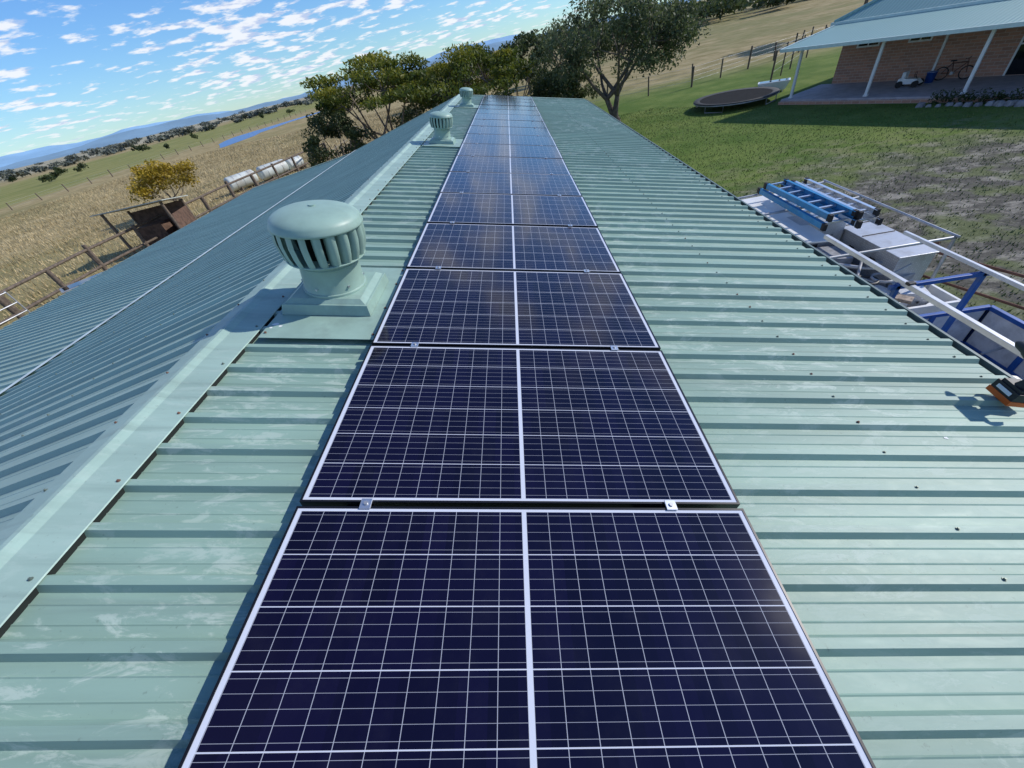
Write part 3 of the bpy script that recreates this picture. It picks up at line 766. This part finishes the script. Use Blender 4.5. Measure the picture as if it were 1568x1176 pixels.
for i in range(22):
    p=Vector((random.uniform(-.7,.7),random.uniform(.1,.9),random.uniform(.95,1.35))); q=p+Vector((random.uniform(-.4,.4),random.uniform(-.2,.6),random.uniform(-.05,.1)))
    mb.tube([p,q],random.choice([.012,.02,.03]),7,random.choice([0,2,5,3,4]))
for i in range(14):
    mb.box((random.uniform(-.75,.75),random.uniform(.05,.9),random.uniform(.92,1.25)),(random.uniform(.08,.25),random.uniform(.08,.25),random.uniform(.04,.14)),random.choice([0,2,3,4,2,6]),None,Matrix.Rotation(random.uniform(0,3),3,'Z'))
for i in range(3): mb.ring((-.1+.2*i,.55,1.26),.12,.02,'z',16,[5,3,4][i])
mb.build('tray_and_toolboxes',[MGREYM,MCHK,MWHITE,MTOOLB,MBIN,MBLUE,MJUNK],ute,.006)
mb=MB()
for y in(.35,2.05):
    for s in(-1,1): mb.tube([(s*.80,y,.86),(s*.76,y,1.83)],.020,8,0)
    mb.tube([(-.78,y,1.83),(.78,y,1.83)],.020,8,0)
mb.tube([(-.78,2.95,1.83),(.78,2.95,1.83)],.020,8,0)
for s in(-1,1): mb.tube([(s*.76,.3,1.85),(s*.76,3.0,1.85)],.016,8,0)
mb.build('ladder_rack',[MGREYM],ute)
def ladder(x,y0,y1,z,w,mr,rot=0):
    mb=MB()
    X=Matrix.Translation((x,(y0+y1)/2,z))@Matrix.Rotation(rot,4,'Z'); L=(y1-y0)/2
    for s in(-1,1):
        mb.box((s*w/2,0,0),(.025,2*L,.08),0,X)
        mb.box((s*w/2-s*.02,0,.037),(.03,2*L,.007),0,X); mb.box((s*w/2-s*.02,0,-.037),(.03,2*L,.007),0,X)
    k=-L+.15
    while k<L: mb.box((0,k,0),(w-.03,.035,.028),1,X); k+=.26
    for s in(-1,1):
        for e in(-1,1): mb.box((s*w/2,e*(L-.03),0),(.045,.07,.095),2,X)
    mb.build('extension_ladder',[mr,MALU,MBLACKR],None,.003)
ladder(4.30,5.40,7.30,1.91,.40,MLBLUE,.0); ladder(4.32,5.45,7.2,2.01,.33,MLBLUE,.02); ladder(4.64,5.30,7.2,1.91,.26,MALU,-.02); ladder(4.64,5.4,7.1,2.00,.22,MALU,.0)

# ------------------------------------------------ trailer with rack rails
tr=empty('box_trailer',(0,0,0))
mb=MB()
xa,xb,ya,yb=3.5,5.4,-.3,4.0
mb.box(((xa+xb)/2,(ya+yb)/2,.62),(xb-xa,yb-ya,.05),3)
def side_panel(p,q,m=1):
    p=Vector(p);q=Vector(q); d=(q-p); ang=math.atan2(d.y,d.x); R=Matrix.Rotation(ang,3,'Z'); c=(p+q)/2
    mb.box((c.x,c.y,.93),(d.length-.06,.02,.50),m,None,R)
    mb.box((c.x,c.y,1.20),(d.length,.05,.05),0,None,R); mb.box((c.x,c.y,.67),(d.length,.05,.05),0,None,R)
    n=max(2,round(d.length/.6))
    for i in range(n+1):
        s=p.lerp(q,i/n); mb.box((s.x,s.y,.93),(.06,.06,.56),0,None,R)
side_panel((xa,ya,0),(xa,yb,0)); side_panel((xb,ya,0),(xb,yb,0),4); side_panel((xa,yb,0),(xb,yb,0),4); side_panel((xa,ya,0),(xb,ya,0))
mb.tube([((xa+xb)/2-.5,yb,.6),((xa+xb)/2,yb+.25,.5)],.04,6,0); mb.tube([((xa+xb)/2+.5,yb,.6),((xa+xb)/2,yb+.25,.5)],.04,6,0)
for x in(xa-.12,xb+.12):
    for y in(1.3,2.1): mb.tube([(x-.09,y,.33),(x+.09,y,.33)],.33,24,2)
    mb.box((x,1.7,.74),(.26,1.6,.03),0)
mb.build('trailer_body',[MBLUE,MCHK,MBLACKR,MGREYM,simple('pale_panel',(.6,.63,.68),.5,0,.15,7,dirt=(.2,.25,.38))],tr,.004)
mb=MB()
for y in(.5,3.7):
    for x in(3.82,4.66): mb.box((x,y,1.55),(.045,.045,.85),0)
    mb.box((4.24,y,1.93),(1.0,.045,.045),0)
mb.build('rack_frame',[MBLUE],tr,.004)
mb=MB()
mb.box((3.84,2.45,1.99),(.045,5.1,.05),0); mb.box((4.62,2.2,1.99),(.035,5.1,.04),0)
mb.box((3.84,3.6,2.02),(.07,.05,.03),1)
mb.build('rack_rails',[simple('mill_aluminium',(.62,.64,.66),.4,.3,.12,5),MTOOLB],tr,.004)
mb=MB()
for i in range(170):
    p=Vector((random.uniform(xa+.15,xb-.15),random.uniform(.3,3.8),random.uniform(.68,1.0)))
    R=Matrix.Rotation(random.uniform(0,3),3,'Z')@Matrix.Rotation(random.uniform(-.5,.5),3,'X')
    k=random.random()
    if k<.45: mb.box(p,(random.uniform(.05,.35),random.uniform(.05,.2),random.uniform(.01,.08)),random.choice([0,0,0,1,2]),None,R)
    elif k<.85: mb.tube([p,p+R@Vector((random.uniform(.3,.9),0,.1))],.014,6,random.choice([0,1]))
    else: mb.ring(p,random.uniform(.1,.22),.012,'z',14,3)
for i in range(9):
    mb.tube([(3.6,1.6+i*.12,1.2),(4.3,1.6+i*.12,1.2)],.005,4,1)
for i in range(7): mb.tube([(3.6+i*.115,1.6,1.2),(3.6+i*.115,2.56,1.2)],.005,4,1)
mb.build('scrap_load',[MJUNK,MGREYM,MWHITE,MTOOLB],tr)

# ------------------------------------------------ cordless tool standing on its battery at the roof edge
mb=MB()
mb.box((0,0,.016),(.105,.15,.032),0); mb.box((0,0,.058),(.10,.145,.052),1); mb.box((0,.0,.092),(.085,.12,.02),1)
mb.box((-.053,.0,.058),(.004,.09,.022),2)
mb.tube([(0,-.01,.10),(0,-.015,.14),(0,-.005,.20),(0,0,.225)],[.034,.026,.027,.034],14,1)
mb.tube([(0,-.11,.255),(0,-.09,.255),(0,.09,.255),(0,.12,.255)],[.03,.042,.042,.034],20,1)
mb.tube([(0,-.06,.255),(0,0,.255)],.0435,20,0)
mb.tube([(0,.12,.255),(0,.135,.255),(0,.18,.255),(0,.2,.255)],[.03,.028,.022,.010],16,1)
mb.box((0,.03,.20),(.016,.02,.035),0)
o=mb.build('cordless_drill',[MORANGE,MTOOLB,MWHITE],None,.008,(2.45,1.47,3.1685-TAN*2.45+.032),(0,T12,math.radians(-8)))
o.scale=(.95,.95,.95)

# ------------------------------------------------ world
sunv=Vector((0.80,0.26,0.56)).normalized()
w=bpy.data.worlds.new('World'); scene.world=w; w.use_nodes=True; nt=w.node_tree; nt.nodes.clear()
out=nd(nt,'ShaderNodeOutputWorld'); bg=nd(nt,'ShaderNodeBackground'); bg.inputs[1].default_value=0.13; nt.links.new(bg.outputs[0],out.inputs[0])
sky=nd(nt,'ShaderNodeTexSky',sky_type='NISHITA'); sky.sun_disc=False
sky.sun_elevation=math.asin(sunv.z); sky.sun_rotation=math.atan2(sunv.x,sunv.y); sky.air_density=1.0; sky.dust_density=0.0; sky.ozone_density=3.0
g=nd(nt,'ShaderNodeTexCoord').outputs['Generated']
sp=nd(nt,'ShaderNodeSeparateXYZ'); nt.links.new(g,sp.inputs[0])
skc=MIX(nt,1.0,sky.outputs[0],MIX(nt,SS(nt,sp.outputs[2],0.0,0.30),(0.60,0.85,1.12),(0.58,0.88,1.28)),'MULTIPLY')
z=M(nt,'ADD',M(nt,'MAXIMUM',sp.outputs[2],0.0),0.10)
cb=nd(nt,'ShaderNodeCombineXYZ'); nt.links.new(M(nt,'DIVIDE',sp.outputs[0],z),cb.inputs[0]); nt.links.new(M(nt,'DIVIDE',sp.outputs[1],z),cb.inputs[1])
P_=cb.outputs[0]
SC=3.8
n1=NOISE(nt,P_,SC,9,0.56); nb=NOISE(nt,P_,0.55,3,0.5)
thr=M(nt,'ADD',n1,M(nt,'MULTIPLY',M(nt,'SUBTRACT',nb,0.5),0.6))
cl=SS(nt,thr,0.500,0.625)
ofs=nd(nt,'ShaderNodeVectorMath',operation='ADD'); nt.links.new(P_,ofs.inputs[0]); ofs.inputs[1].default_value=(-0.09,-0.03,0)
n2=NOISE(nt,ofs.outputs[0],SC,9,0.56)
sh=SS(nt,M(nt,'SUBTRACT',n1,n2),-0.10,0.06)
cc=MIX(nt,sh,(4.2,4.9,6.7),(7.3,7.45,7.8))
fade=M(nt,'MULTIPLY',SS(nt,sp.outputs[2],-0.01,0.04),M(nt,'SUBTRACT',1.0,M(nt,'MULTIPLY',SS(nt,sp.outputs[2],0.42,0.66),0.92)))
c=MIX(nt,M(nt,'MULTIPLY',M(nt,'MULTIPLY',cl,fade),0.9),skc,cc)
nt.links.new(c,bg.inputs[0])
sl=bpy.data.lights.new('sun','SUN'); sl.energy=4.0; sl.angle=math.radians(0.8); sl.color=(1,0.95,0.88)
so=bpy.data.objects.new('sun',sl); COL.objects.link(so); so.rotation_euler=sunv.to_track_quat('Z','Y').to_euler()

# ------------------------------------------------ camera
gv=Vector((0.245,1,518/575)).normalized(); d1=Vector((-9,-(518-0.245*9),575)).normalized(); d1=(d1-gv*d1.dot(gv)).normalized(); r=gv.cross(d1)
right=Vector((r.x,d1.x,-gv.x)); down=Vector((r.y,d1.y,-gv.y)); fwd=Vector((r.z,d1.z,-gv.z))
cam=bpy.data.cameras.new('camera'); co=bpy.data.objects.new('camera',cam); COL.objects.link(co)
R=Matrix((right,-down,-fwd)).transposed().to_4x4(); co.matrix_world=Matrix.Translation((0,0,CZ))@R
cam.sensor_width=36; cam.lens=36*575/1568; cam.clip_end=20000; cam.clip_start=0.05
scene.camera=co
scene.view_settings.view_transform='Standard'; scene.view_settings.look='None'; scene.view_settings.exposure=0
